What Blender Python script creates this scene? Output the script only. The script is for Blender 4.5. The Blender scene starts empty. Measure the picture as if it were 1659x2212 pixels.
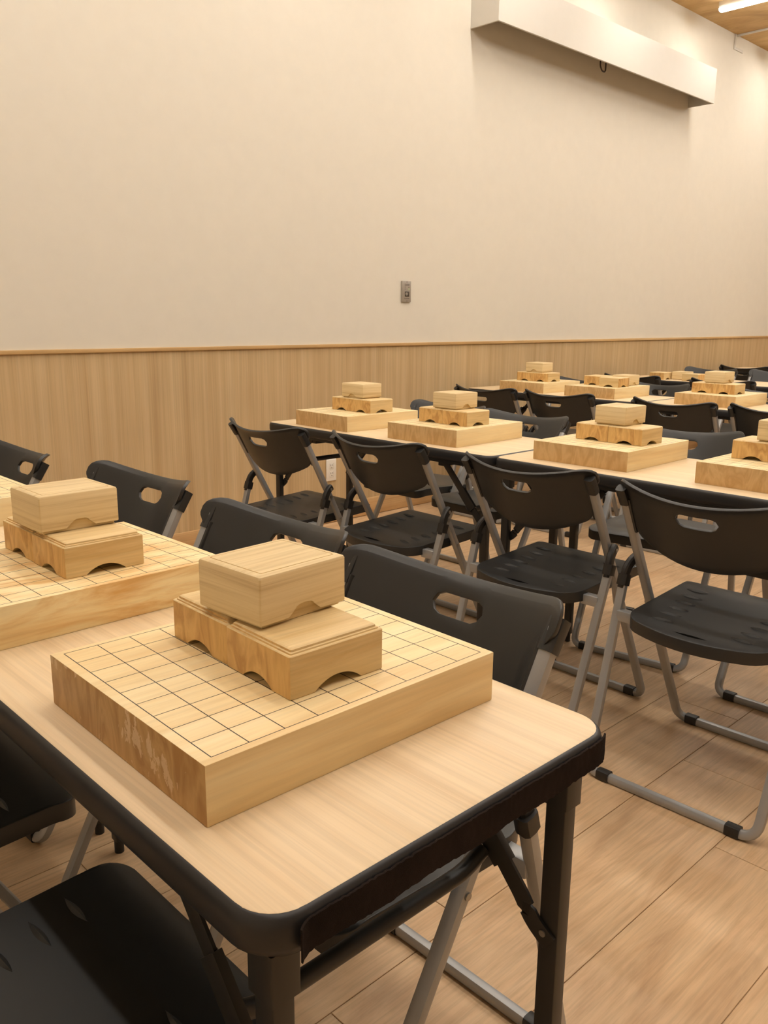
import bpy, bmesh, math, random
from mathutils import Vector, Matrix
random.seed(7)
S = bpy.context.scene
C = bpy.context.collection
PI = math.pi

# ------------------------------------------------------------------ camera
CAM_Z = 1.115
F_PX, W_PX, H_PX = 1830.87, 1659.0, 2212.0
YAW, PITCH, ROLL = 0.803575, 0.225866, 0.009442
cam_d = bpy.data.cameras.new('camera')
cam = bpy.data.objects.new('camera', cam_d)
C.objects.link(cam)
cam_d.sensor_fit = 'VERTICAL'
cam_d.sensor_height = 24.0
cam_d.lens = F_PX / H_PX * 24.0
cam_d.clip_start = 0.02
cy_, sy_, cp_, sp_ = math.cos(YAW), math.sin(YAW), math.cos(PITCH), math.sin(PITCH)
fwd = Vector((cy_ * cp_, sy_ * cp_, -sp_))
rgt = Vector((sy_, -cy_, 0))
up = rgt.cross(fwd)
r2 = math.cos(ROLL) * rgt + math.sin(ROLL) * up
u2 = -math.sin(ROLL) * rgt + math.cos(ROLL) * up
cam.matrix_world = Matrix(((r2.x, u2.x, -fwd.x, 0), (r2.y, u2.y, -fwd.y, 0), (r2.z, u2.z, -fwd.z, CAM_Z), (0, 0, 0, 1)))
S.camera = cam

# ------------------------------------------------------------------ world, exposure, lamp values
wd = bpy.data.worlds.new('world')
S.world = wd
wd.use_nodes = True
wd.node_tree.nodes['Background'].inputs[0].default_value = (1.0, 0.86, 0.68, 1)
wd.node_tree.nodes['Background'].inputs[1].default_value = 0.03
S.view_settings.view_transform = 'Standard'
S.view_settings.look = 'None'
S.view_settings.gamma = 1.0
S.view_settings.use_curve_mapping = False
S.view_settings.exposure = 0.55
S.cycles.adaptive_threshold = 0.015
S.cycles.max_bounces = 6
S.cycles.diffuse_bounces = 3
S.cycles.glossy_bounces = 2
S.cycles.caustics_reflective = False
S.cycles.caustics_refractive = False
LAMP_COL = (1.0, 0.965, 0.885)
LAMP_STRENGTH = 28.5
LAMP_X = [0.05 + 1.3 * k for k in range(8)]  # first column is unseen, added overhead to brighten the tabletops and floor
LAMP_Y = [(3.28 - 1.5 * k, 2.08 - 1.5 * k) for k in range(3)]  # rows away from the wall are unseen, spaced to brighten the tables

# ------------------------------------------------------------------ helpers
def add(name, me, mat=None, parent=None, loc=None, rot=None):
    o = bpy.data.objects.new(name, me)
    C.objects.link(o)
    if mat is not None and me is not None and not me.materials:
        me.materials.append(mat)
    if parent is not None:
        o.parent = parent
    if loc is not None:
        o.location = loc
    if rot is not None:
        o.rotation_euler = rot
    return o

def empty(name, loc=(0, 0, 0), rz=0.0):
    o = bpy.data.objects.new(name, None)
    C.objects.link(o)
    o.empty_display_size = 0.05
    o.location = loc
    o.rotation_euler = (0, 0, rz)
    return o

def tag(o, label, cat, group=None):
    o['label'] = label
    o['category'] = cat
    if group:
        o['group'] = group
    return o

def struct(o, label=None):
    o['kind'] = 'structure'
    if label:
        o['label'] = label
    return o

def copy_tree(o, parent=None):
    c = o.copy()
    C.objects.link(c)
    c.parent = parent
    for ch in list(o.children):
        copy_tree(ch, c)
    return c

def finish(bm, name, smooth=None):
    bmesh.ops.recalc_face_normals(bm, faces=bm.faces)
    me = bpy.data.meshes.new(name)
    bm.to_mesh(me)
    bm.free()
    if smooth:
        for p in me.polygons:
            p.use_smooth = True
        me.set_sharp_from_angle(angle=math.radians(smooth))
    return me

def pydata(name, vs, fs, smooth=None):
    bm = bmesh.new()
    bv = [bm.verts.new(v) for v in vs]
    for f in fs:
        try:
            bm.faces.new([bv[i] for i in f])
        except ValueError:
            pass
    return finish(bm, name, smooth)

def box_bm(bm, x0, x1, y0, y1, z0, z1):
    v = [bm.verts.new(p) for p in ((x0, y0, z0), (x1, y0, z0), (x1, y1, z0), (x0, y1, z0), (x0, y0, z1), (x1, y0, z1), (x1, y1, z1), (x0, y1, z1))]
    for f in ((3, 2, 1, 0), (4, 5, 6, 7), (0, 1, 5, 4), (1, 2, 6, 5), (2, 3, 7, 6), (3, 0, 4, 7)):
        bm.faces.new([v[i] for i in f])
    return v

def box(name, x0, x1, y0, y1, z0, z1, bevel=0.0, seg=2):
    bm = bmesh.new()
    box_bm(bm, x0, x1, y0, y1, z0, z1)
    if bevel:
        bmesh.ops.bevel(bm, geom=bm.edges[:], offset=bevel, segments=seg, affect='EDGES', profile=0.5)
    return finish(bm, name, 30 if bevel else None)

def fillet(pts, radii, n=6):
    out = [Vector(pts[0])]
    for i in range(1, len(pts) - 1):
        p, a, b = Vector(pts[i]), Vector(pts[i - 1]), Vector(pts[i + 1])
        r = radii[i]
        if not r:
            out.append(p)
            continue
        da, db = (a - p).normalized(), (b - p).normalized()
        p0, p1 = p + da * r, p + db * r
        for k in range(n + 1):
            t = k / n
            out.append((1 - t) ** 2 * p0 + 2 * t * (1 - t) * p + t * t * p1)
    out.append(Vector(pts[-1]))
    return out

def sweep_bm(bm, path, ra, rb=None, n=10, up=(0, 0, 1), cap=True, power=2.0):
    """sweep a (super)ellipse section along a path; ra sideways, rb along the up hint"""
    rb = ra if rb is None else rb
    path = [Vector(p) for p in path]
    rings = []
    last = None
    for i, p in enumerate(path):
        if i == 0:
            t = path[1] - p
        elif i == len(path) - 1:
            t = p - path[i - 1]
        else:
            t = (path[i + 1] - p).normalized() + (p - path[i - 1]).normalized()
        t.normalize()
        if last is None:
            u = Vector(up)
        else:
            u = last
        s = t.cross(u)
        if s.length < 1e-5:
            s = t.cross(Vector((1, 0, 0)))
        s.normalize()
        u = s.cross(t).normalized()
        last = u
        ring = []
        for k in range(n):
            a = 2 * PI * (k + 0.5) / n
            ca, sa = math.cos(a), math.sin(a)
            ca = math.copysign(abs(ca) ** (2 / power), ca)
            sa = math.copysign(abs(sa) ** (2 / power), sa)
            ring.append(bm.verts.new(p + s * (ra * ca) + u * (rb * sa)))
        rings.append(ring)
    for a, b in zip(rings[:-1], rings[1:]):
        for k in range(n):
            bm.faces.new((a[k], a[(k + 1) % n], b[(k + 1) % n], b[k]))
    if cap:
        bm.faces.new(list(reversed(rings[0])))
        bm.faces.new(rings[-1])

def sweep(name, path, ra, rb=None, n=10, up=(0, 0, 1), power=2.0, smooth=40):
    bm = bmesh.new()
    sweep_bm(bm, path, ra, rb, n, up, True, power)
    return finish(bm, name, smooth)

def rrect(hx, hy, r, n=6):
    pts = []
    for cx, cy, a0 in ((hx - r, hy - r, 0), (-hx + r, hy - r, 90), (-hx + r, -hy + r, 180), (hx - r, -hy + r, 270)):
        for k in range(n + 1):
            a = math.radians(a0 + 90 * k / n)
            pts.append((cx + r * math.cos(a), cy + r * math.sin(a)))
    return pts

def loft(name, rings, smooth=35):
    """rings: list of equal-length closed loops of 3-D points, capped at both ends"""
    bm = bmesh.new()
    R = [[bm.verts.new(p) for p in ring] for ring in rings]
    n = len(R[0])
    for a, b in zip(R[:-1], R[1:]):
        for k in range(n):
            bm.faces.new((a[k], a[(k + 1) % n], b[(k + 1) % n], b[k]))
    bm.faces.new(list(reversed(R[0])))
    bm.faces.new(R[-1])
    return finish(bm, name, smooth)

def cyl(name, r, p0, p1, n=14, smooth=40):
    return sweep(name, [p0, p1], r, r, n, up=(0.3, 0.5, 0.81), smooth=smooth)

def bool_diff(me, cutters, name):
    o = bpy.data.objects.new('tmp', me)
    C.objects.link(o)
    tmp = [o]
    for cme in cutters:
        c = bpy.data.objects.new('tmpc', cme)
        C.objects.link(c)
        tmp.append(c)
        m = o.modifiers.new('b', 'BOOLEAN')
        m.operation = 'DIFFERENCE'
        m.solver = 'EXACT'
        m.object = c
    dg = bpy.context.evaluated_depsgraph_get()
    dg.update()
    out = bpy.data.meshes.new_from_object(o.evaluated_get(dg))
    out.name = name
    for t in tmp:
        bpy.data.objects.remove(t, do_unlink=True)
    for p in out.polygons:
        p.use_smooth = True
    out.set_sharp_from_angle(angle=math.radians(28))
    return out

# ------------------------------------------------------------------ materials
def srgb(r, g, b):
    f = lambda c: c / 12.92 if c <= 0.04045 else ((c + 0.055) / 1.055) ** 2.4
    return (f(r / 255), f(g / 255), f(b / 255), 1)

def new_mat(name):
    m = bpy.data.materials.new(name)
    m.use_nodes = True
    nt = m.node_tree
    return m, nt, nt.nodes['Principled BSDF']

def N(nt, t, **kw):
    n = nt.nodes.new(t)
    for k, v in kw.items():
        setattr(n, k, v)
    return n

def ramp(nt, stops):
    n = N(nt, 'ShaderNodeValToRGB')
    e = n.color_ramp.elements
    while len(e) > 1:
        e.remove(e[-1])
    e[0].position, e[0].color = stops[0]
    for p, c in stops[1:]:
        k = e.new(p)
        k.color = c
    return n

def mul(nt, a, b, fac=1.0):
    n = N(nt, 'ShaderNodeMixRGB', blend_type='MULTIPLY')
    n.inputs[0].default_value = fac
    nt.links.new(a, n.inputs[1])
    nt.links.new(b, n.inputs[2])
    return n.outputs[0]

def mixc(nt, f, a, b):
    n = N(nt, 'ShaderNodeMixRGB')
    for i, v in ((0, f), (1, a), (2, b)):
        if hasattr(v, 'links') or hasattr(v, 'is_linked'):
            nt.links.new(v, n.inputs[i])
        else:
            n.inputs[i].default_value = v
    return n.outputs[0]

def coords(nt, scale, rand=True, rot=(0, 0, 0)):
    tc = N(nt, 'ShaderNodeTexCoord')
    src = tc.outputs['Object']
    if rand:
        oi = N(nt, 'ShaderNodeObjectInfo')
        k = N(nt, 'ShaderNodeVectorMath', operation='SCALE')
        k.inputs[0].default_value = (3.7, 5.3, 4.1)
        nt.links.new(oi.outputs['Random'], k.inputs['Scale'])
        a = N(nt, 'ShaderNodeVectorMath', operation='ADD')
        nt.links.new(src, a.inputs[0])
        nt.links.new(k.outputs[0], a.inputs[1])
        src = a.outputs[0]
    mp = N(nt, 'ShaderNodeMapping')
    mp.inputs['Scale'].default_value = scale
    mp.inputs['Rotation'].default_value = rot
    nt.links.new(src, mp.inputs['Vector'])
    return mp.outputs[0], tc

def noise(nt, vec, scale, detail=4, rough=0.55, dist=0.0):
    n = N(nt, 'ShaderNodeTexNoise')
    n.inputs['Scale'].default_value = scale
    n.inputs['Detail'].default_value = detail
    n.inputs['Roughness'].default_value = rough
    n.inputs['Distortion'].default_value = dist
    nt.links.new(vec, n.inputs['Vector'])
    return n.outputs['Fac']

def plain(name, col, rough=0.5, metal=0.0, bump=0.0, bscale=300, spec=0.5, var=0.06):
    m, nt, b = new_mat(name)
    v, _ = coords(nt, (1, 1, 1))
    n1 = noise(nt, v, 14, 2)
    lo = tuple(c * (1 - var) for c in col[:3]) + (1,)
    hi = tuple(min(1, c * (1 + var)) for c in col[:3]) + (1,)
    r = ramp(nt, [(0.3, lo), (0.7, hi)])
    nt.links.new(n1, r.inputs[0])
    nt.links.new(r.outputs[0], b.inputs['Base Color'])
    b.inputs['Roughness'].default_value = rough
    b.inputs['Metallic'].default_value = metal
    b.inputs['Specular IOR Level'].default_value = spec
    if bump:
        n2 = noise(nt, v, bscale, 3)
        bp = N(nt, 'ShaderNodeBump')
        bp.inputs['Strength'].default_value = bump
        bp.inputs['Distance'].default_value = 0.001
        nt.links.new(n2, bp.inputs['Height'])
        nt.links.new(bp.outputs[0], b.inputs['Normal'])
    return m

def wood(name, light, mid, dark, axis='X', along=1.2, cross=16, fine=110, fine_amt=0.25, rough=0.5, dist=0.6,
         end=None, sides=False, scuff=False, blotch=0.12, spec=0.35, lo=0.32, hi=0.70, bump=0.0):
    m, nt, b = new_mat(name)
    sc = {'X': (along, cross, cross), 'Y': (cross, along, cross), 'Z': (cross, cross, along)}[axis]
    v, tc = coords(nt, sc)
    n1 = noise(nt, v, 1.0, 5, 0.6, dist)
    r = ramp(nt, [(lo, dark), (0.5, mid), (hi, light)])
    nt.links.new(n1, r.inputs[0])
    fs = {'X': (along * 3, fine, fine), 'Y': (fine, along * 3, fine), 'Z': (fine, fine, along * 3)}[axis]
    v2, _ = coords(nt, fs)
    n2 = noise(nt, v2, 1.0, 3, 0.6, 0.2)
    g = 1 - fine_amt
    r2 = ramp(nt, [(0.35, (g, g, g, 1)), (0.6, (1, 1, 1, 1))])
    nt.links.new(n2, r2.inputs[0])
    col = mul(nt, r.outputs[0], r2.outputs[0])
    v3, _ = coords(nt, (1, 1, 1))
    n3 = noise(nt, v3, 5, 2)
    r3 = ramp(nt, [(0.3, (1 - blotch,) * 3 + (1,)), (0.7, (1, 1, 1, 1))])
    nt.links.new(n3, r3.inputs[0])
    col = mul(nt, col, r3.outputs[0])
    if sides:
        vq, _ = coords(nt, (along, along, cross * 1.7))
        nq = noise(nt, vq, 1.0, 5, 0.6, dist)
        rq = ramp(nt, [(0.34, dark), (0.47, mid), (0.68, light)])
        nt.links.new(nq, rq.inputs[0])
        sq = N(nt, 'ShaderNodeSeparateXYZ')
        nt.links.new(tc.outputs['Normal'], sq.inputs[0])
        aq = N(nt, 'ShaderNodeMath', operation='ABSOLUTE')
        nt.links.new(sq.outputs[2], aq.inputs[0])
        lt = N(nt, 'ShaderNodeMath', operation='LESS_THAN')
        nt.links.new(aq.outputs[0], lt.inputs[0])
        lt.inputs[1].default_value = 0.5
        col = mixc(nt, lt.outputs[0], col, rq.outputs[0])
    if end:
        ve, _ = coords(nt, (2, 26, 9) if axis == 'X' else (26, 2, 9), rot=(0.45, 0, 0) if axis == 'X' else (0, 0.45, 0))
        ne = noise(nt, ve, 1.0, 4, 0.5, 1.0)
        re = ramp(nt, [(0.36, end[1]), (0.5, end[0]), (0.62, end[1]), (0.75, end[0])])
        nt.links.new(ne, re.inputs[0])
        ecol = re.outputs[0]
        if scuff:
            vs, _ = coords(nt, (90, 90, 48), rand=False, rot=(0.5, 0, 0))
            ns = noise(nt, vs, 1.0, 6, 0.65, 0.4)
            vm, _ = coords(nt, (12, 12, 22), rand=False)
            nm = noise(nt, vm, 1.0, 2, 0.5)
            mm = N(nt, 'ShaderNodeMath', operation='MULTIPLY')
            nt.links.new(ns, mm.inputs[0])
            nt.links.new(nm, mm.inputs[1])
            rs = ramp(nt, [(0.325, (0, 0, 0, 1)), (0.345, (1, 1, 1, 1))])
            nt.links.new(mm.outputs[0], rs.inputs[0])
            k = N(nt, 'ShaderNodeMath', operation='MULTIPLY')
            nt.links.new(rs.outputs[0], k.inputs[0])
            k.inputs[1].default_value = 0.75
            ecol = mixc(nt, k.outputs[0], ecol, scuff)
        sp = N(nt, 'ShaderNodeSeparateXYZ')
        nt.links.new(tc.outputs['Normal'], sp.inputs[0])
        ab = N(nt, 'ShaderNodeMath', operation='ABSOLUTE')
        nt.links.new(sp.outputs[0 if axis == 'X' else 1], ab.inputs[0])
        gt = N(nt, 'ShaderNodeMath', operation='GREATER_THAN')
        nt.links.new(ab.outputs[0], gt.inputs[0])
        gt.inputs[1].default_value = 0.8
        col = mixc(nt, gt.outputs[0], col, ecol)
    nt.links.new(col, b.inputs['Base Color'])
    b.inputs['Roughness'].default_value = rough
    b.inputs['Specular IOR Level'].default_value = spec
    if bump:
        bp = N(nt, 'ShaderNodeBump')
        bp.inputs['Strength'].default_value = bump
        bp.inputs['Distance'].default_value = 0.0006
        nt.links.new(n2, bp.inputs['Height'])
        nt.links.new(bp.outputs[0], b.inputs['Normal'])
    return m

M = {}
M['wall'] = plain('wall_paper', srgb(227, 221, 209), 0.85, var=0.012, spec=0.2)
M['shell'] = plain('side_wall_paint', srgb(222, 210, 192), 0.85, var=0.02, spec=0.2)
M['wainscot'] = wood('wainscot_oak', srgb(216, 190, 148), srgb(208, 180, 137), srgb(197, 167, 124), 'Z', 0.5, 22, 170, 0.12, 0.55, 0.3, blotch=0.05)
M['rail'] = wood('rail_oak', srgb(226, 192, 140), srgb(214, 176, 122), srgb(200, 160, 108), 'X', 0.6, 40, 200, 0.08, 0.5)
M['base'] = wood('baseboard_oak', srgb(222, 186, 136), srgb(212, 172, 122), srgb(198, 156, 108), 'X', 0.6, 30, 200, 0.08, 0.5)
M['plank'] = wood('floor_plank', srgb(232, 198, 158), srgb(223, 187, 146), srgb(208, 170, 130), 'X', 2.2, 11, 150, 0.16, 0.42, 1.8, blotch=0.14, spec=0.4)
M['ceil'] = wood('ceiling_ply', srgb(220, 186, 132), srgb(206, 170, 114), srgb(190, 152, 98), 'Y', 1.6, 4, 60, 0.08, 0.6, 1.6)
M['lam'] = wood('table_laminate', srgb(240, 216, 180), srgb(234, 208, 170), srgb(226, 197, 157), 'Y', 1.0, 45, 230, 0.10, 0.38, 0.4, blotch=0.04, lo=0.28, hi=0.72)
M['board'] = wood('shogi_board_spruce', srgb(253, 234, 190), srgb(248, 224, 174), srgb(238, 208, 154), 'X', 2.2, 24, 200, 0.06, 0.42, 0.8, end=(srgb(222, 186, 132), srgb(204, 164, 110)), blotch=0.06)
M['board1'] = wood('shogi_board_scuffed', srgb(253, 234, 190), srgb(247, 221, 170), srgb(237, 205, 150), 'X', 2.2, 24, 200, 0.07, 0.42, 0.8, end=(srgb(208, 168, 112), srgb(182, 138, 84)), scuff=srgb(236, 208, 168), blotch=0.08)
M['board2'] = wood('shogi_board_flamed', srgb(253, 232, 184), srgb(246, 218, 164), srgb(226, 178, 112), 'X', 4.0, 16, 200, 0.06, 0.42, 2.6, end=(srgb(214, 176, 120), srgb(192, 150, 96)), blotch=0.06, lo=0.28, hi=0.60)
M['koma'] = wood('stand_wood', srgb(240, 212, 160), srgb(232, 202, 148), srgb(220, 186, 130), 'X', 3, 40, 220, 0.10, 0.45, 0.8, end=(srgb(226, 186, 122), srgb(196, 150, 92)), blotch=0.10)
M['paul'] = wood('box_paulownia', srgb(236, 212, 166), srgb(226, 200, 152), srgb(208, 178, 130), 'X', 3.0, 90, 260, 0.10, 0.5, 0.4, blotch=0.06, sides=True)
M['line'] = plain('board_ink', (0.045, 0.026, 0.017, 1), 0.5)
M['plastic'] = plain('chair_plastic', (0.0215, 0.0218, 0.0222, 1), 0.40, spec=0.5)
M['tube'] = plain('chair_tube_grey', (0.37, 0.372, 0.375, 1), 0.36, 0.3, spec=0.5)
M['clip'] = plain('clip_black', (0.016, 0.014, 0.013, 1), 0.45)
M['edge'] = plain('table_edge_black', (0.017, 0.016, 0.017, 1), 0.42)
M['legm'] = plain('table_leg_black', (0.020, 0.018, 0.016, 1), 0.42, spec=0.5)
M['velcro'] = plain('hook_strip_brown', (0.022, 0.014, 0.011, 1), 0.95, bump=1.0, bscale=1500, spec=0.1, var=0.3)
M['steel'] = plain('rivet_steel', (0.35, 0.34, 0.32, 1), 0.3, 0.8)
M['white'] = plain('white_paint', srgb(206, 200, 190), 0.45, var=0.01)
M['whitep'] = plain('white_plastic', srgb(236, 230, 220), 0.35, var=0.01)
M['greyp'] = plain('grey_plate', srgb(168, 160, 150), 0.4, 0.3)
M['dark'] = plain('dark_window', srgb(74, 66, 58), 0.3)
M['ink'] = plain('plate_print', srgb(118, 110, 100), 0.5)
M['green'] = plain('green_lamp_dot', srgb(170, 190, 150), 0.4)
M['void'] = plain('slot_shadow_black', (0.003, 0.0028, 0.0026, 1), 0.9, spec=0.05)
M['dgrey'] = plain('dark_cord', srgb(62, 50, 40), 0.6)

m, nt, b = new_mat('lamp_diffuser')
b.inputs['Base Color'].default_value = (0.9, 0.88, 0.84, 1)
b.inputs['Emission Color'].default_value = LAMP_COL + (1,)
b.inputs['Emission Strength'].default_value = LAMP_STRENGTH
M['lamp'] = m

# ------------------------------------------------------------------ room
X0, X1, Y0, YW, ZC = -1.5, 12.0, -3.5, 3.516, 3.39
RAIL_T, RAIL_B, BASE_T = 0.9725, 0.956, 0.098

floor = struct(add('floor', box('floor', X0, X1, Y0, YW, -0.08, -0.003), M['plank']), 'wood-look plank flooring')
PW, PL = 0.2265, 1.2
pm = box('plank', 0.0008, PL - 0.0008, 0.0008, PW - 0.0008, -0.003, 0.0, 0.0006, 1)
pm.materials.append(M['plank'])
seam = {0: 1.657, 1: 1.957, 4: 0.630}       # plank row (counted from y=.447) -> x of one butt joint
for row in range(-1, 14):
    y = 0.447 + row * PW
    if y + PW > YW + 0.01:
        continue
    off = seam.get(row, (row * 0.437 + 0.21) % PL)
    x = off - math.ceil((off - X0) / PL) * PL + PL
    while x + PL < min(X1, 9.8):
        add('plank', pm, None, floor, (x, y, 0))
        x += PL

wall = struct(add('wall_back', box('wall_back', X0, X1, YW, YW + 0.12, -0.08, ZC), M['wall']), 'plain warm white wall')
w = add('wainscot', box('wainscot', X0, X1, YW - 0.004, YW + 0.01, BASE_T - 0.01, RAIL_B + 0.005), M['wainscot'], wall)
w['label'] = 'oak-look wainscot with vertical grain'
struct(add('trim_1', box('trim_1', X0, X1, YW - 0.014, YW + 0.01, RAIL_B, RAIL_T, 0.002), M['rail']), 'thin oak rail capping the wainscot')
struct(add('baseboard_back', box('baseboard_back', X0, X1, YW - 0.012, YW + 0.01, -0.001, BASE_T, 0.003), M['base']), 'oak baseboard')
struct(add('wall_left', box('wall_left', X0 - 0.12, X0, Y0, YW, -0.08, ZC), M['shell']))
struct(add('wall_right', box('wall_right', X1, X1 + 0.12, Y0, YW, -0.08, ZC), M['shell']))
struct(add('wall_front', box('wall_front', X0, X1, Y0 - 0.12, Y0, -0.08, ZC), M['shell']))
struct(add('ceiling', box('ceiling', X0, X1, Y0, YW, ZC, ZC + 0.1), M['ceil']), 'wood-grain ceiling')

# ------------------------------------------------------------------ ceiling lamps
def lamp_mesh():
    L = 1.2
    hs = box('lamp_housing', -0.030, 0.030, -L / 2, L / 2, -0.048, 0.0, 0.003)
    prof = []
    n = 10
    for k in range(n + 1):
        a = PI * k / n
        prof.append((0.033 * math.cos(a), -0.0482 - 0.018 * math.sin(a) ** 0.6))
    df = loft('lamp_diffuser', [[(x, -L / 2 + 0.006, z) for x, z in prof], [(x, L / 2 - 0.006, z) for x, z in prof]], 60)
    cp = loft('end_cap', [[(x * 1.05, 0, -0.0482 + (z + 0.0482) * 1.05) for x, z in prof], [(x * 1.05, 0.006, -0.0482 + (z + 0.0482) * 1.05) for x, z in prof]], 60)
    return hs, df, cp
HS, DF, CP = lamp_mesh()
HS.materials.append(M['white']); DF.materials.append(M['lamp']); CP.materials.append(M['white'])
for i, lx in enumerate(LAMP_X):
    for j, (ya, yb) in enumerate(LAMP_Y):
        vis = (i == 5 and j == 0)
        r = empty('ceiling_lamp', (lx, (ya + yb) / 2, ZC))
        tag(r, 'lit white batten lamp on the wood ceiling above the white box' if vis else 'unseen lit batten lamp, put in along the ceiling rows to light the room', 'lamp', 'batten lamps on the ceiling')
        add('housing', HS, None, r); add('diffuser', DF, None, r)
        add('end_cap', CP, None, r, (0, -0.6, 0)); add('end_cap', CP, None, r, (0, 0.594, 0))

# ------------------------------------------------------------------ folding tables
TW, TL, TH = 0.456, 1.162, 0.70
def ring(hx, hy, r, z):
    return [(x, y, z) for x, y in rrect(hx, hy, r, 8)]
def make_table():
    t = empty('folding_table')
    hx, hy = TW / 2, TL / 2
    add('tabletop', loft('tabletop', [ring(hx - 0.0065, hy - 0.0065, 0.036, TH - 0.004), ring(hx - 0.0065, hy - 0.0065, 0.036, TH - 0.0005), ring(hx - 0.0072, hy - 0.0072, 0.0355, TH)]), M['lam'], t)
    e = [(0.030, TH - 0.035), (0.006, TH - 0.035), (0.0015, TH - 0.032), (0.0, TH - 0.026), (0.0, TH - 0.010), (0.0018, TH - 0.004), (0.0045, TH - 0.0012), (0.0064, TH - 0.0004), (0.0064, TH - 0.003)]
    add('edge_band', loft('edge_band', [ring(hx - i, hy - i, 0.042 - i * 0.6, z) for i, z in e], 50), M['edge'], t)
    add('apron_frame', loft('apron_frame', [ring(hx - 0.016, hy - 0.016, 0.032, z) for z in (TH - 0.047, TH - 0.0345)]), M['legm'], t)
    lm = loft('leg', [[(x, y, z) for x, y in rrect(0.0105, 0.0125, 0.002, 2)] for z in (0.03, TH - 0.0465)])
    fm = cyl('foot', 0.010, (0, 0, 0), (0, 0, 0.031))
    br = loft('leg_bracket', [[(x, y, z) for x, y in rrect(0.0140, 0.0160, 0.002, 2)] for z in (TH - 0.092, TH - 0.0465)])
    lm.materials.append(M['legm']); fm.materials.append(M['clip']); br.materials.append(M['legm'])
    for sy in (-1, 1):
        for sx in (-1, 1):
            lx, ly = sx * (hx - 0.037), sy * (hy - 0.040)
            lg = add('leg', lm, None, t, (lx, ly, 0))
            add('foot', fm, None, lg)
            add('leg_bracket', br, None, t, (lx, ly, 0))
            # spring brace: 45 degrees from the leg up to the underside
            bx = lx - sx * 0.0125
            p = lambda dy, z: (bx, ly - sy * dy, z)
            b = add('brace', sweep('brace', fillet([p(-0.004, 0.440), p(0.022, 0.458), p(0.034, 0.478), p(0.195, 0.655)], [0, 0.012, 0.012, 0]), 0.0024, 0.012, 8, up=(0, sy * 0.7, 0.7), power=6), M['legm'], t)
            sl = add('brace_sleeve', sweep('brace_sleeve', [p(0.062, 0.509), p(0.112, 0.564)], 0.006, 0.016, 10, up=(0, sy * 0.7, 0.7), power=5), M['legm'], t)
            add('pivot_screw', cyl('pivot_screw', 0.004, (bx - sx * 0.004, ly - sy * 0.004, 0.45), (bx + sx * 0.002, ly - sy * 0.004, 0.45)), M['steel'], t)
        ly = sy * (hy - 0.040)
        zc = 0.500 if sy < 0 else 0.548
        add('crossbar', sweep('crossbar', fillet([(-hx + 0.055, ly - sy * 0.090, zc + 0.014), (-hx + 0.085, ly - sy * 0.090, zc), (hx - 0.085, ly - sy * 0.090, zc), (hx - 0.055, ly - sy * 0.090, zc + 0.014)], [0, 0.02, 0.02, 0]), 0.0095, n=12), M['legm'], t)
        add('underside_rail', box('underside_rail', -hx + 0.05, hx - 0.05, -0.015 + ly - sy * 0.205, 0.015 + ly - sy * 0.205, TH - 0.066, TH - 0.0465, 0.002), M['legm'], t)
    return t

A_X, B_X, C_X, D_X, E_X = 0.290, 2.022, 3.965, 5.60, 7.43
tables = [
    ((A_X, 0.416), 'near folding table with rounded corner and brown strip at the front of the picture'),
    ((A_X, 1.590), 'folding table at the left edge, next after the nearest table'),
    ((B_X, 1.630), 'folding table in the second row, its end close to the wall outlet'),
    ((B_X, 0.464), 'second-row folding table at the right, butted against the wall-side one'),
    ((C_X, 2.245), 'third-row folding table on the wall side, holding the spread-out set'),
    ((C_X, 1.077), 'third-row folding table at the right, away from the wall'),
    ((D_X, 2.20), 'fourth-row folding table far back, holding loose boxes without a board'),
    ((E_X, 2.25), 'rearmost folding table by the far wall end'),
]
T0 = make_table()
TAB = []
for i, ((x, y), lab) in enumerate(tables):
    t = T0 if i == 0 else copy_tree(T0)
    t.location = (x + TW / 2, y + TL / 2, 0)
    tag(t, lab, 'table', 'folding tables in rows')
    TAB.append(t)

# loop-fastener strip stuck along the near end of the nearest table
bm = bmesh.new()
nx, nz = 120, 6
hx, hy = TW / 2, TL / 2
rnd = random.Random(3)
front, back = [], []
for i in range(nx + 1):
    u = i / nx
    x = -hx + 0.027 + u * (TW - 0.027 - 0.018)
    col, colb = [], []
    for j in range(nz + 1):
        w_ = j / nz
        z = TH - 0.0045 - w_ * 0.028
        if j in (0, nz):
            z += rnd.uniform(-0.0007, 0.0007) + (0.0012 * math.sin(i * 0.19) if j == nz else 0)
        peel = 0.006 * max(0, 1 - u / 0.04) ** 2
        curve = 0.0
        yy = -hy - 0.0028 - peel + curve + rnd.uniform(-0.0004, 0.0004)
        if u > 0.93:
            yy += 0.006 * ((u - 0.93) / 0.07) ** 2
        col.append(bm.verts.new((x, yy, z)))
        colb.append(bm.verts.new((x, yy + 0.0022, z)))
    front.append(col); back.append(colb)
for i in range(nx):
    for j in range(nz):
        bm.faces.new((front[i][j], front[i][j + 1], front[i + 1][j + 1], front[i + 1][j]))
        bm.faces.new((back[i][j], back[i + 1][j], back[i + 1][j + 1], back[i][j + 1]))
for g in (0, nz):
    for i in range(nx):
        bm.faces.new((front[i][g], front[i + 1][g], back[i + 1][g], back[i][g]))
for g in (0, nx):
    for j in range(nz):
        bm.faces.new((front[g][j], back[g][j], back[g][j + 1], front[g][j + 1]))
st = add('fastener_strip', finish(bm, 'fastener_strip', 60), M['velcro'], TAB[0])
st['label'] = 'fuzzy brown fastener strip along the table end'

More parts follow.
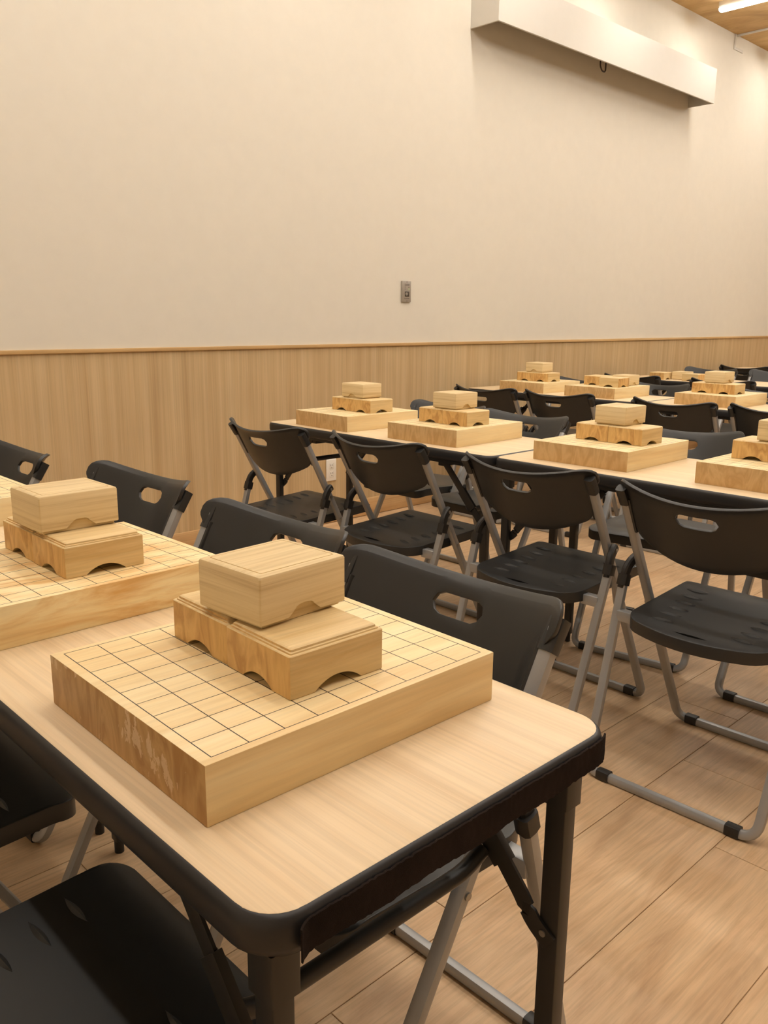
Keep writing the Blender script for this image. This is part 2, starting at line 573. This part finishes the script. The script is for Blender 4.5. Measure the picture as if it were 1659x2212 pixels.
# ------------------------------------------------------------------ folding chairs (local: facing +x, origin on the floor)
POST_K = 0.538
def post_x(z):
    return -0.155 + (0.714 - z) * POST_K
PD = Vector((POST_K, 0, -1)).normalized()
NB = Vector((PD.z, 0, -PD.x))              # backwards normal of the back plane
BW = 0.196

def make_backrest():
    ys = [-1, -0.985, -0.955, -0.915, -0.895, -0.85, -0.8, -0.72, -0.6, -0.48, -0.36, -0.26, -0.235, -0.21, -0.16, -0.1, -0.03]
    ys = sorted(set([round(y, 4) for y in ys] + [round(-y, 4) for y in ys]))
    HY, SH, HW, HR = BW, 0.053, 0.046, 0.0175      # handle hole: centre, half width, half height
    def stop(y):
        a = abs(y) - (HY - 0.036)
        return 0.0 if a <= 0 else 0.036 * (1 - math.sqrt(max(0, 1 - (a / 0.0362) ** 2)))
    def sbot(y):
        k = abs(y) / HY
        s = 0.194 - 0.036 * k ** 2.2
        a = abs(y) - (HY - 0.02)
        if a > 0:
            s -= 0.02 * (1 - math.sqrt(max(0, 1 - (a / 0.0201) ** 2)))
        return s
    def bulge(y):
        return 0.055 * (1 - (y / HY) ** 2)
    T = Vector((post_x(0.752), 0, 0.752))
    def hole(y):
        a = abs(y)
        if a >= HW:
            return 0.0
        e = a - (HW - HR)
        return HR if e <= 0 else math.sqrt(max(0, HR * HR - e * e))
    def pt(y, s, n):
        t_ = min(1, max(0, (s - 0.045) / 0.045))
        y = y * (1.10 - 0.145 * t_ * t_ * (3 - 2 * t_))
        flare = 0.010 * max(0, 1 - s / 0.03) ** 2     # top edge rolls backwards
        p = T + PD * s + NB * (bulge(y) + flare - n)
        return Vector((p.x, y, p.z))
    rows_u, rows_l = [0, 0.10, 0.24, 0.262, 0.45, 0.7, 1], [0, 0.12, 0.3, 0.5, 0.7, 0.86, 1]
    bm = bmesh.new()
    def build(n0, panel):
        colsu, colsl = [], []
        for yk in ys:
            y = yk * HY
            st_, sb, h = stop(y), sbot(y), hole(y)
            def dep(s, k):
                # thin raised rim around a slightly sunk panel on the sitter's side
                inner = panel and abs(y) < HY * 0.90 and s > st_ + 0.0165
                return n0 - (0.0016 if inner else 0)
            su = [st_ + (SH - h - st_) * r for r in rows_u]
            sl = [SH + h + (sb - SH - h) * r for r in rows_l]
            colsu.append([bm.verts.new(pt(y, s, dep(s, 0))) for s in su])
            if h == 0.0:
                colsl.append([colsu[-1][-1]] + [bm.verts.new(pt(y, s, dep(s, 0))) for s in sl[1:]])
            else:
                colsl.append([bm.verts.new(pt(y, s, dep(s, 0))) for s in sl])
        for cols in (colsu, colsl):
            for a, b_ in zip(cols[:-1], cols[1:]):
                for j in range(len(a) - 1):
                    q = []
                    for v in (a[j], a[j + 1], b_[j + 1], b_[j]):
                        if v not in q:
                            q.append(v)
                    if len(q) > 2:
                        bm.faces.new(q)
        return colsu, colsl
    fu, fl = build(0.009, True)
    ru, rl = build(0.0, False)
    def bridge(a, b_):
        for i in range(len(a) - 1):
            if a[i] is a[i + 1]:
                continue
            try:
                bm.faces.new((a[i], a[i + 1], b_[i + 1], b_[i]))
            except ValueError:
                pass
    bridge([c[0] for c in fu], [c[0] for c in ru])
    bridge([c[-1] for c in fl], [c[-1] for c in rl])
    for k in (0, -1):
        bridge(fu[k] + fl[k][1:], ru[k] + rl[k][1:])
    hi = [i for i, yk in enumerate(ys) if abs(yk * HY) < HW]
    i0, i1 = hi[0] - 1, hi[-1] + 1
    bridge([fu[i][-1] for i in range(i0, i1 + 1)], [ru[i][-1] for i in range(i0, i1 + 1)])
    bridge([fl[i][0] for i in range(i0, i1 + 1)], [rl[i][0] for i in range(i0, i1 + 1)])
    bmesh.ops.recalc_face_normals(bm, faces=bm.faces)
    sharp = [e for e in bm.edges if len(e.link_faces) == 2 and e.calc_face_angle(0) > 1.0]
    bmesh.ops.bevel(bm, geom=sharp, offset=0.0022, segments=2, affect='EDGES', profile=0.5, clamp_overlap=True)
    return finish(bm, 'backrest', 38)

SEAT_Z = 0.420
def seat_front(y):
    a = abs(y) - 0.145
    return 0.205 - (0.0 if a <= 0 else 0.033 * (1 - math.sqrt(max(0, 1 - (a / 0.0332) ** 2))))
def seat_back(y):
    a = abs(y) - 0.135
    return -0.205 + 0.052 * (min(abs(y), 0.178) / 0.178) ** 2 + (0.0 if a <= 0 else 0.05 * (1 - math.sqrt(max(0, 1 - (a / 0.0434) ** 2))))
def seat_z(x, y):
    z = SEAT_Z + 0.010 * (x / 0.2)
    z -= 0.007 * max(0, 1 - (y / 0.15) ** 2) * max(0, 1 - ((x + 0.03) / 0.14) ** 2)
    z -= 0.012 * max(0, (x - 0.15) / 0.055) ** 2
    return z
def make_seat():
    ys = [-1, -0.99, -0.965, -0.93, -0.89, -0.84, -0.78, -0.68, -0.55, -0.4, -0.25, -0.1]
    ys = sorted(ys + [-y for y in ys])
    xs = [0, 0.03, 0.08, 0.16, 0.28, 0.4, 0.52, 0.64, 0.76, 0.86, 0.93, 0.97, 1]
    bm = bmesh.new()
    top, bot = [], []
    for k in ys:
        y = k * 0.178
        a, b_ = seat_back(y), seat_front(y)
        ct, cb = [], []
        for u in xs:
            x = a + (b_ - a) * u
            z = seat_z(x, y)
            ct.append(bm.verts.new((x, y, z)))
            cb.append(bm.verts.new((x, y, z - 0.030)))
        top.append(ct); bot.append(cb)
    def quads(g):
        for a, b_ in zip(g[:-1], g[1:]):
            for j in range(len(a) - 1):
                bm.faces.new((a[j], a[j + 1], b_[j + 1], b_[j]))
    quads(top); quads(bot)
    def bridge(a, b_):
        for i in range(len(a) - 1):
            bm.faces.new((a[i], a[i + 1], b_[i + 1], b_[i]))
    bridge([c[0] for c in top], [c[0] for c in bot])
    bridge([c[-1] for c in top], [c[-1] for c in bot])
    bridge(top[0], bot[0]); bridge(top[-1], bot[-1])
    bmesh.ops.recalc_face_normals(bm, faces=bm.faces)
    sharp = [e for e in bm.edges if e.calc_face_angle(0) > 1.0]
    bmesh.ops.bevel(bm, geom=sharp, offset=0.005, segments=3, affect='EDGES', profile=0.5, clamp_overlap=True)
    return finish(bm, 'seat', 40)

def lens(name, L, W, H, n=12):
    """a lens-shaped raised lip lying along y"""
    vs, fs = [], []
    for i in range(n + 1):
        t = -1 + 2 * i / n
        w_ = W * (1 - t * t)
        vs += [(-w_, t * L, -0.001), (-0.3 * w_, t * L, H * (1 - t * t)), (w_, t * L, -0.001)]
    for i in range(n):
        a = i * 3
        fs += [(a, a + 1, a + 4, a + 3), (a + 1, a + 2, a + 5, a + 4)]
    return pydata(name, vs, fs, 60)
LENS = lens('seat_slot', 0.030, 0.0058, 0.0046)
LENS.materials.append(M['plastic'])
SLOT = lens('seat_slot_large', 0.042, 0.0085, 0.0016)
SLOT.materials.append(M['void'])

def make_chair():
    c = empty('folding_chair')
    add('backrest', make_backrest(), M['plastic'], c)
    add('seat', make_seat(), M['plastic'], c)
    for s in (1, -1):
        R_ = 0.0115
        top = (post_x(0.715), s * 0.203, 0.715)
        add('front_leg', sweep('front_leg', fillet([top, (0.223, s * 0.190, R_), (0.223, s * 0.148, R_)], [0, 0.034, 0]), 0.0105, 0.0115, 10, up=(0, 1, 0), power=3.0), M['tube'], c)
        add('rear_leg', sweep('rear_leg', fillet([(-0.078, s * 0.226, 0.480), (-0.223, s * 0.212, R_), (-0.223, s * 0.162, R_)], [0, 0.040, 0]), 0.0105, 0.0115, 10, up=(0, 1, 0), power=3.0), M['tube'], c)
        for x, y in ((0.223, 0.148), (-0.223, 0.162)):
            add('foot_clip', sweep('foot_clip', [(x, s * y - 0.016, 0.0135), (x, s * y + 0.016, 0.0135)], 0.0132, 0.0135, 12, power=4), M['clip'], c)
        a, b_ = Vector((post_x(0.726) - 0.004, s * 0.2035, 0.726)), Vector((post_x(0.686), s * 0.2025, 0.686))
        add('post_cap', sweep('post_cap', [a, a + (b_ - a) * 0.08, b_], 0.0125, 0.0135, 10, up=(0, 1, 0), power=3.5), M['plastic'], c)
        add('side_flange', sweep('side_flange', [Vector((post_x(0.70), s * 0.191, 0.70)), Vector((post_x(0.612), s * 0.190, 0.612))], 0.008, 0.006, 8, up=(0, 1, 0), power=4), M['plastic'], c)
        px_ = post_x(0.520)
        hl = add('hinge_link', sweep('hinge_link', fillet([(px_ + 0.006, s * 0.2185, 0.528), (px_ - 0.022, s * 0.2235, 0.512), (-0.086, s * 0.2262, 0.455)], [0, 0.024, 0]), 0.0125, 0.0095, 10, up=(0, 1, 0), power=3), M['clip'], c)
        add('hinge_collar', sweep('hinge_collar', [(-0.0755, s * 0.226, 0.488), (-0.084, s * 0.2258, 0.461)], 0.0150, 0.0135, 10, up=(0, 1, 0), power=4), M['clip'], hl)
        add('rivet', cyl('rivet', 0.0055, (px_ - 0.002, s * 0.226, 0.522), (px_ - 0.002, s * 0.230, 0.522)), M['steel'], hl)
        add('rivet', cyl('rivet', 0.0055, (post_x(0.49), s * 0.2085, 0.490), (post_x(0.49), s * 0.2115, 0.490)), M['steel'], c)
        zr = 0.392
        xr = -0.223 + 0.145 * (zr - 0.0115) / 0.4685
        add('seat_bracket', box('seat_bracket', xr - 0.012, xr + 0.014, min(s * 0.168, s * 0.220), max(s * 0.168, s * 0.220), zr - 0.016, zr + 0.012, 0.003), M['tube'], c)
        add('rivet', cyl('rivet', 0.0055, (post_x(0.40), s * 0.175, 0.40), (post_x(0.40), s * 0.2105, 0.40)), M['steel'], c)
    add('floor_bar', sweep('floor_bar', [(0.223, -0.148, 0.0115), (0.223, 0.148, 0.0115)], 0.0105, 0.0115, 10, power=3.0), M['tube'], c)
    add('floor_bar', sweep('floor_bar', [(-0.223, -0.162, 0.0115), (-0.223, 0.162, 0.0115)], 0.0105, 0.0115, 10, power=3.0), M['tube'], c)
    return c

def add_slots(c):
    for s in (1, -1):
        for k in range(6):
            x = -0.118 + k * 0.046
            y = s * (0.098 + 0.004 * k)
            add('seat_slot', LENS, None, c, (x, y, seat_z(x, y)), (0, 0, s * (0.18 - 0.03 * k)))
    add('seat_slot_large', SLOT, None, c, (-0.172, 0, seat_z(-0.172, 0)))

CH0 = make_chair()
first = [True]
GR = 'black folding chairs with grey frames'
def chair(x, y, rz, label, slots=False):
    if first[0]:
        c = CH0
        first[0] = False
    else:
        c = copy_tree(CH0)
    c.location = (x, y, 0)
    c.rotation_euler = (0, 0, math.radians(rz))
    tag(c, label, 'chair', GR)
    return c
near, far = 0, 180
SL = []
L_ = lambda *a: chair(*a)
chair(0.745, 0.807, far, 'black folding chair behind the nearest board, its back right of the stacked boxes')
SL.append(chair(0.235, 0.763, near, 'folding chair in the bottom left corner, only its black seat showing'))
SL.append(chair(0.256, 1.290, near, 'folding chair at the left edge, dark seat half under the nearest table'))
chair(0.775, 1.275, far, 'black folding chair behind the second board, its back above the nearest piece box')
chair(0.812, 1.862, far + 2, 'black folding chair against the wainscot, right of the second piece box')
chair(0.735, 2.450, far, 'black folding chair at the far left edge, only its back corner showing')
SL.append(chair(1.947, 2.467, near + 1, 'black folding chair with its back to us nearest the wall outlet'))
SL.append(chair(2.000, 1.947, near - 1, 'black folding chair with its back to us, second from the wall'))
SL.append(chair(1.988, 1.352, near, 'black folding chair with its back to us, third from the wall'))
SL.append(chair(1.945, 0.830, near + 1, 'black folding chair cut by the right edge, its seat and floor bar in full view'))
chair(2.665, 2.522, far, 'folding chair behind the second-row wall-end table, mostly hidden by the boxes')
chair(2.610, 2.065, far, 'folding chair facing us behind the second-row board nearest the table joint')
chair(2.660, 1.390, far + 9, 'folding chair facing us behind the second-row board with strongly striped stand')
chair(2.618, 0.828, far, 'folding chair at the right edge behind the second row, only seat and legs showing')
chair(3.865, 3.045, near, 'black folding chair in the third row nearest the wall')
chair(3.912, 2.590, near, 'black folding chair in the third row, second from the wall')
chair(3.965, 1.970, near, 'black folding chair in the third row, directly behind the striped stand')
chair(4.030, 1.510, near, 'black folding chair in the third row, cut by the right edge')
chair(4.560, 3.060, far, 'folding chair facing us behind the third-row board next to the wall')
chair(4.630, 2.590, far, 'folding chair facing us behind the spread-out set, wood showing through its handle')
chair(4.640, 1.940, far, 'folding chair facing us behind the third-row stacked boxes at the right')
chair(5.500, 3.090, near, 'black folding chair in the fourth row beside the wall, behind the spread-out set')
chair(5.560, 2.470, near, 'black folding chair in the fourth row at the right edge')
chair(6.475, 3.130, far, 'folding chair facing us at the back, left one of the rearmost facing pair')
chair(6.540, 2.630, far, 'folding chair facing us at the back, at the very right edge')
chair(7.360, 3.110, near, 'rearmost black folding chair against the wainscot at the far right')
for c in SL:
    add_slots(c)

# ------------------------------------------------------------------ shogi boards, piece stands and piece boxes
BX, BY, BZ = 0.365, 0.3155, 0.057
def board_mesh():
    return box('board_block', 0, BX, 0, BY, 0, BZ, 0.0012, 2)
def grid_mesh():
    bm = bmesh.new()
    mx, my = 0.0118, 0.0092
    w_ = 0.00040
    for k in range(10):
        x = mx + (BX - 2 * mx) * k / 9
        y = my + (BY - 2 * my) * k / 9
        box_bm(bm, x - w_ * 1.2, x + w_ * 1.2, my, BY - my, BZ - 0.0005, BZ + 0.00012)
        box_bm(bm, mx, BX - mx, y - w_, y + w_, BZ - 0.0005, BZ + 0.00010)
    for i in (3, 6):
        for j in (3, 6):
            x, y = mx + (BX - 2 * mx) * i / 9, my + (BY - 2 * my) * j / 9
            bmesh.ops.create_circle(bm, cap_ends=True, segments=12, radius=0.0017, matrix=Matrix.Translation((x, y, BZ + 0.00018)))
    return finish(bm, 'grid_lines')
BM_, BM1, BM2, GM = board_mesh(), board_mesh(), board_mesh(), grid_mesh()
BM2.materials.append(M['board2'])
BM_.materials.append(M['board']); BM1.materials.append(M['board1']); GM.materials.append(M['line'])

KX, KY = 0.119, 0.112
def koma_mesh(moulded):
    hx, hy = KX / 2, KY / 2
    def rr(i, z):
        return [(x, y, z) for x, y in rrect(hx - i, hy - i, 0.0022, 2)]
    if moulded:
        prof = [(0.0008, 0.0), (0, 0.001), (0, 0.0438), (0.0008, 0.0447), (0.0030, 0.0448), (0.0034, 0.0462), (0.0050, 0.0468), (0.0054, 0.0488), (0.0068, 0.0499), (0.0075, 0.0502)]
    else:
        prof = [(0.0008, 0.0), (0, 0.001), (0, 0.0470), (0.0012, 0.0490), (0.0030, 0.0502)]
    b0 = loft('stand_blank', [rr(i, z) for i, z in prof])
    def arch(half, h, L, along):
        r = (half * half + h * h) / (2 * h)
        pts = []
        a = math.asin(min(1, half / r))
        n = 16
        for k in range(n + 1):
            t = -a + 2 * a * k / n
            pts.append((r * math.sin(t), h - r + r * math.cos(t)))
        pts += [(half, -0.01), (-half, -0.01)]
        if along == 'Y':
            return loft('cut', [[(p, -L, q) for p, q in pts], [(p, L, q) for p, q in pts]])
        return loft('cut', [[(-L, p, q) for p, q in pts], [(L, p, q) for p, q in pts]])
    return bool_diff(b0, [arch(0.0305, 0.0120, 0.2, 'Y'), arch(0.0265, 0.0105, 0.2, 'X')], 'piece_stand')
KM, KP = koma_mesh(True), koma_mesh(False)
KM.materials.clear(); KP.materials.clear()
KM.materials.append(M['koma']); KP.materials.append(M['koma'])

PX_, PY_, PZ_ = 0.1195, 0.1035, 0.0525
def lid_mesh(moulded):
    hx, hy = PX_ / 2, PY_ / 2
    def rr(i, z):
        return [(x, y, z) for x, y in rrect(hx - i, hy - i, 0.0028, 3)]
    prof = [(0.0008, 0), (0, 0.001), (0, PZ_ - 0.0035), (0.0010, PZ_ - 0.0014), (0.0032, PZ_ - 0.0004), (0.0085, PZ_)]
    if moulded:
        prof += [(0.0088, PZ_ - 0.0010), (0.0096, PZ_ - 0.0010), (0.0099, PZ_ + 0.0001)]
    blank = loft('lid_blank', [rr(i, z) for i, z in prof])
    cav = box('cav', -hx + 0.0045, hx - 0.0045, -hy + 0.0045, hy - 0.0045, -0.01, PZ_ - 0.006)
    half, h = 0.0245, 0.0125
    pts = [(-half, -0.01), (-half, 0.0)]
    for k in range(0, 5):                       # ogee flanks
        t = k / 4
        pts.append((-half + 0.0105 * t, 0.0080 * t ** 1.2))
    for k in range(0, 9):
        t = PI - PI * k / 8
        pts.append((0.0125 * math.cos(t), 0.0090 + 0.0040 * math.sin(t)))
    for k in range(4, -1, -1):
        t = k / 4
        pts.append((half - 0.0105 * t, 0.0080 * t ** 1.2))
    pts += [(half, -0.01)]
    clean = []
    for p in pts:
        if not clean or (abs(p[0] - clean[-1][0]) + abs(p[1] - clean[-1][1])) > 1e-5:
            clean.append(p)
    cut = loft('notch', [[(x, -hy - 0.02, z) for x, z in clean], [(x, hy + 0.02, z) for x, z in clean]])
    return bool_diff(blank, [cav, cut], 'box_lid')
LM, LP = lid_mesh(True), lid_mesh(False)
for me in (LM, LP):
    me.materials.clear(); me.materials.append(M['paul'])
IB = box('inner_box', -PX_ / 2 + 0.0052, PX_ / 2 - 0.0052, -PY_ / 2 + 0.0052, PY_ / 2 - 0.0052, 0.0, 0.044, 0.0012)
IB.materials.append(M['paul'])

def place_board(x, y, rz, label, mesh=None):
    r = empty('shogi_board', (x, y, TH), math.radians(rz))
    tag(r, label, 'shogi board', 'shogi boards on the tables')
    add('board_block', mesh or BM_, None, r)
    g = add('grid_lines', GM, None, r)
    g['label'] = 'thin black playing grid'
    return r
def place_koma(x, y, z, rz, label, mesh):
    o = add('piece_stand', mesh, None, None, (x, y, z), (0, 0, math.radians(rz)))
    return tag(o, label, 'piece stand', 'wooden piece stands')
def place_box(x, y, z, rz, label, lid):
    r = empty('piece_box', (x, y, z), math.radians(rz))
    tag(r, label, 'box', 'wooden piece boxes')
    add('inner_box', IB, None, r)
    add('lid', lid, None, r, (0, 0, 0.0042))
    return r
ZB = TH + BZ
KZ = 0.0502
def full_set(nx_, ny_, rz, kx, ky, tagname, moulded, bmesh_=None, brz=3.0, boff=(0.070, 0.116), krz=0.0):
    """board with its corner N at (nx,ny); two stands side by side along y from the near corner (kx,ky); box across both"""
    place_board(nx_, ny_, rz, 'thick pale shogi board ' + tagname, bmesh_)
    km, lp = (KM, LM) if moulded else (KP, LP)
    a = math.radians(krz)
    place_koma(kx + KX / 2, ky + KY / 2, ZB, krz, 'arched wooden stand, right of its pair, ' + tagname, km)
    place_koma(kx + KX / 2 + 0.001 - 0.1135 * math.sin(a), ky + KY / 2 + 0.1132 * math.cos(a), ZB, krz + 0.5, 'arched wooden stand, left of its pair, ' + tagname, km)
    return place_box(kx + boff[0], ky + boff[1], ZB + KZ, brz, 'lidded piece box atop two stands ' + tagname, lp)

full_set(0.331, 0.551, -0.9, 0.457, 0.597, 'at the front of the picture', True, BM1, 3.6, (0.066, 0.118), -1.5)
full_set(0.322, 1.056, 0.6, 0.462, 1.111, 'at the left, second from the front', True, BM2, 0.5, (0.056, 0.118), 0)
place_board(0.322, 1.715, 0, 'thick pale shogi board cut by the left edge behind the second piece box')
full_set(2.060, 2.336, -1.5, 2.198, 2.359, 'in the second row nearest the wall outlet', False, None, 91, (0.062, 0.118))
full_set(2.080, 1.819, 1.5, 2.175, 1.858, 'in the second row, second from the wall', False, None, 1)
full_set(2.098, 1.205, 1.0, 2.225, 1.237, 'in the second row beyond the table joint', False, None, 1)
full_set(2.100, 0.692, 0, 2.225, 0.748, 'in the second row cut by the right edge', False, None, 2)
full_set(4.010, 2.865, 0, 4.12, 2.915, 'in the third row nearest the wall', False, None, 90)
place_board(4.020, 2.415, 0, 'thick pale shogi board in the third row carrying the spread-out stands and box')
place_koma(4.215, 2.640, ZB, 0, 'wooden stand at the back left of the spread-out set', KP)
place_koma(4.150, 2.500, ZB, 90, 'wooden stand at the front of the spread-out set', KP)
place_box(4.305, 2.520, ZB, 2, 'piece box standing on the board at the right of the spread-out set', LP)
full_set(4.060, 1.780, 0, 4.165, 1.835, 'in the third row at the right', False, None, 2)
place_koma(5.70, 3.06, TH, 0, 'wooden stand on the bare table far back, left of three loose pieces', KP)
place_box(5.80, 2.945, TH, 0, 'piece box on the bare table far back, middle of three loose pieces', LP)
place_koma(5.72, 2.820, TH, 90, 'wooden stand on the bare table far back, right of three loose pieces', KP)

# ------------------------------------------------------------------ things on the back wall
sb = empty('screen_housing', (5.343, YW - 0.001, 2.725))
tag(sb, 'long white boxed screen housing mounted high on the wall', 'housing')
bm = bmesh.new()
hw, d, h, t_ = 1.303, 0.203, 0.2405, 0.012
box_bm(bm, -hw, hw, -d, -d + t_, 0, h)
box_bm(bm, -hw, -hw + t_, -d + t_, 0, 0, h)
box_bm(bm, hw - t_, hw, -d + t_, 0, 0, h)
box_bm(bm, -hw + t_, hw - t_, -d + t_, 0, h - t_, h)
add('casing', finish(bm, 'casing'), M['white'], sb)
add('screen_roller', cyl('screen_roller', 0.045, (-hw + 0.06, -0.10, 0.15), (hw - 0.06, -0.10, 0.15), 20), M['dgrey'], sb)
lp = [(-0.035, -0.116, 0.085), (-0.035, -0.116, -0.022), (-0.012, -0.116, -0.048), (0.020, -0.116, -0.050), (0.030, -0.116, -0.038), (0.030, -0.116, 0.085)]
add('pull_loop', sweep('pull_loop', fillet([(x - 0.104, y, z + 0.028) for x, y, z in lp], [0, .012, .012, .008, .008, 0]), 0.005, n=8), M['dgrey'], sb)

pl = empty('sensor_plate', (3.5435, YW, 1.259))
tag(pl, 'small grey control plate with a square dark window on the white wall', 'wall plate')
add('plate', box('plate', -0.036, 0.036, -0.010, 0, -0.059, 0.059, 0.003), M['greyp'], pl)
add('window', box('window', -0.014, 0.021, -0.0112, -0.009, -0.029, 0.000, 0.001), M['dark'], pl)
add('sensor_lens', cyl('sensor_lens', 0.009, (-0.002, -0.0135, -0.014), (-0.002, -0.010, -0.014)), M['greyp'], pl)
for nm, x0, x1, z0, z1 in (('text_line', -0.016, 0.022, 0.038, 0.0415), ('text_line', -0.016, 0.022, 0.0305, 0.034), ('marking', -0.015, -0.006, 0.022, 0.026),
                           ('marking', -0.015, -0.006, 0.011, 0.015), ('marking', 0.014, 0.021, 0.020, 0.025), ('text_line', -0.018, 0.021, -0.041, -0.036)):
    add(nm, box(nm, x0, x1, -0.0104, -0.009, z0, z1), M['ink'], pl)
add('indicator', box('indicator', 0.013, 0.024, -0.0106, -0.009, 0.009, 0.017), M['green'], pl)
for z in (0.0525, -0.0525):
    add('screw', cyl('screw', 0.0028, (0.002, -0.011, z), (0.002, -0.009, z)), M['ink'], pl)

ol = empty('wall_outlet', (2.976, YW - 0.004, 0.294))
tag(ol, 'white double power outlet on the wainscot under the second row table', 'outlet')
add('plate', box('plate', -0.0355, 0.0355, -0.008, 0, -0.061, 0.061, 0.004, 3), M['whitep'], ol)
for z in (0.022, -0.022):
    sk = add('socket', box('socket', -0.014, 0.014, -0.0098, -0.007, z - 0.017, z + 0.017, 0.003), M['whitep'], ol)
    for x in (-0.0065, 0.0065):
        add('slot', box('slot', x - 0.0012, x + 0.0012, -0.0102, -0.009, z + 0.001, z + 0.010), M['dark'], sk)
    add('earth_hole', cyl('earth_hole', 0.0027, (0, -0.0103, z - 0.008), (0, -0.009, z - 0.008)), M['dark'], sk)

tr = empty('cable_trunking', (7.318, YW, ZC))
tag(tr, 'thin white cable trunking running from the wall onto the wood ceiling', 'trunking')
add('wall_run', box('wall_run', -0.010, 0.010, -0.010, 0, -0.115, 0, 0.002), M['white'], tr)
add('side_run', box('side_run', 0.010, 0.150, -0.010, 0, -0.115, -0.095, 0.002), M['white'], tr)
add('ceiling_run', box('ceiling_run', 0.02, 0.045, -1.6, 0, -0.012, 0, 0.002), M['white'], tr)
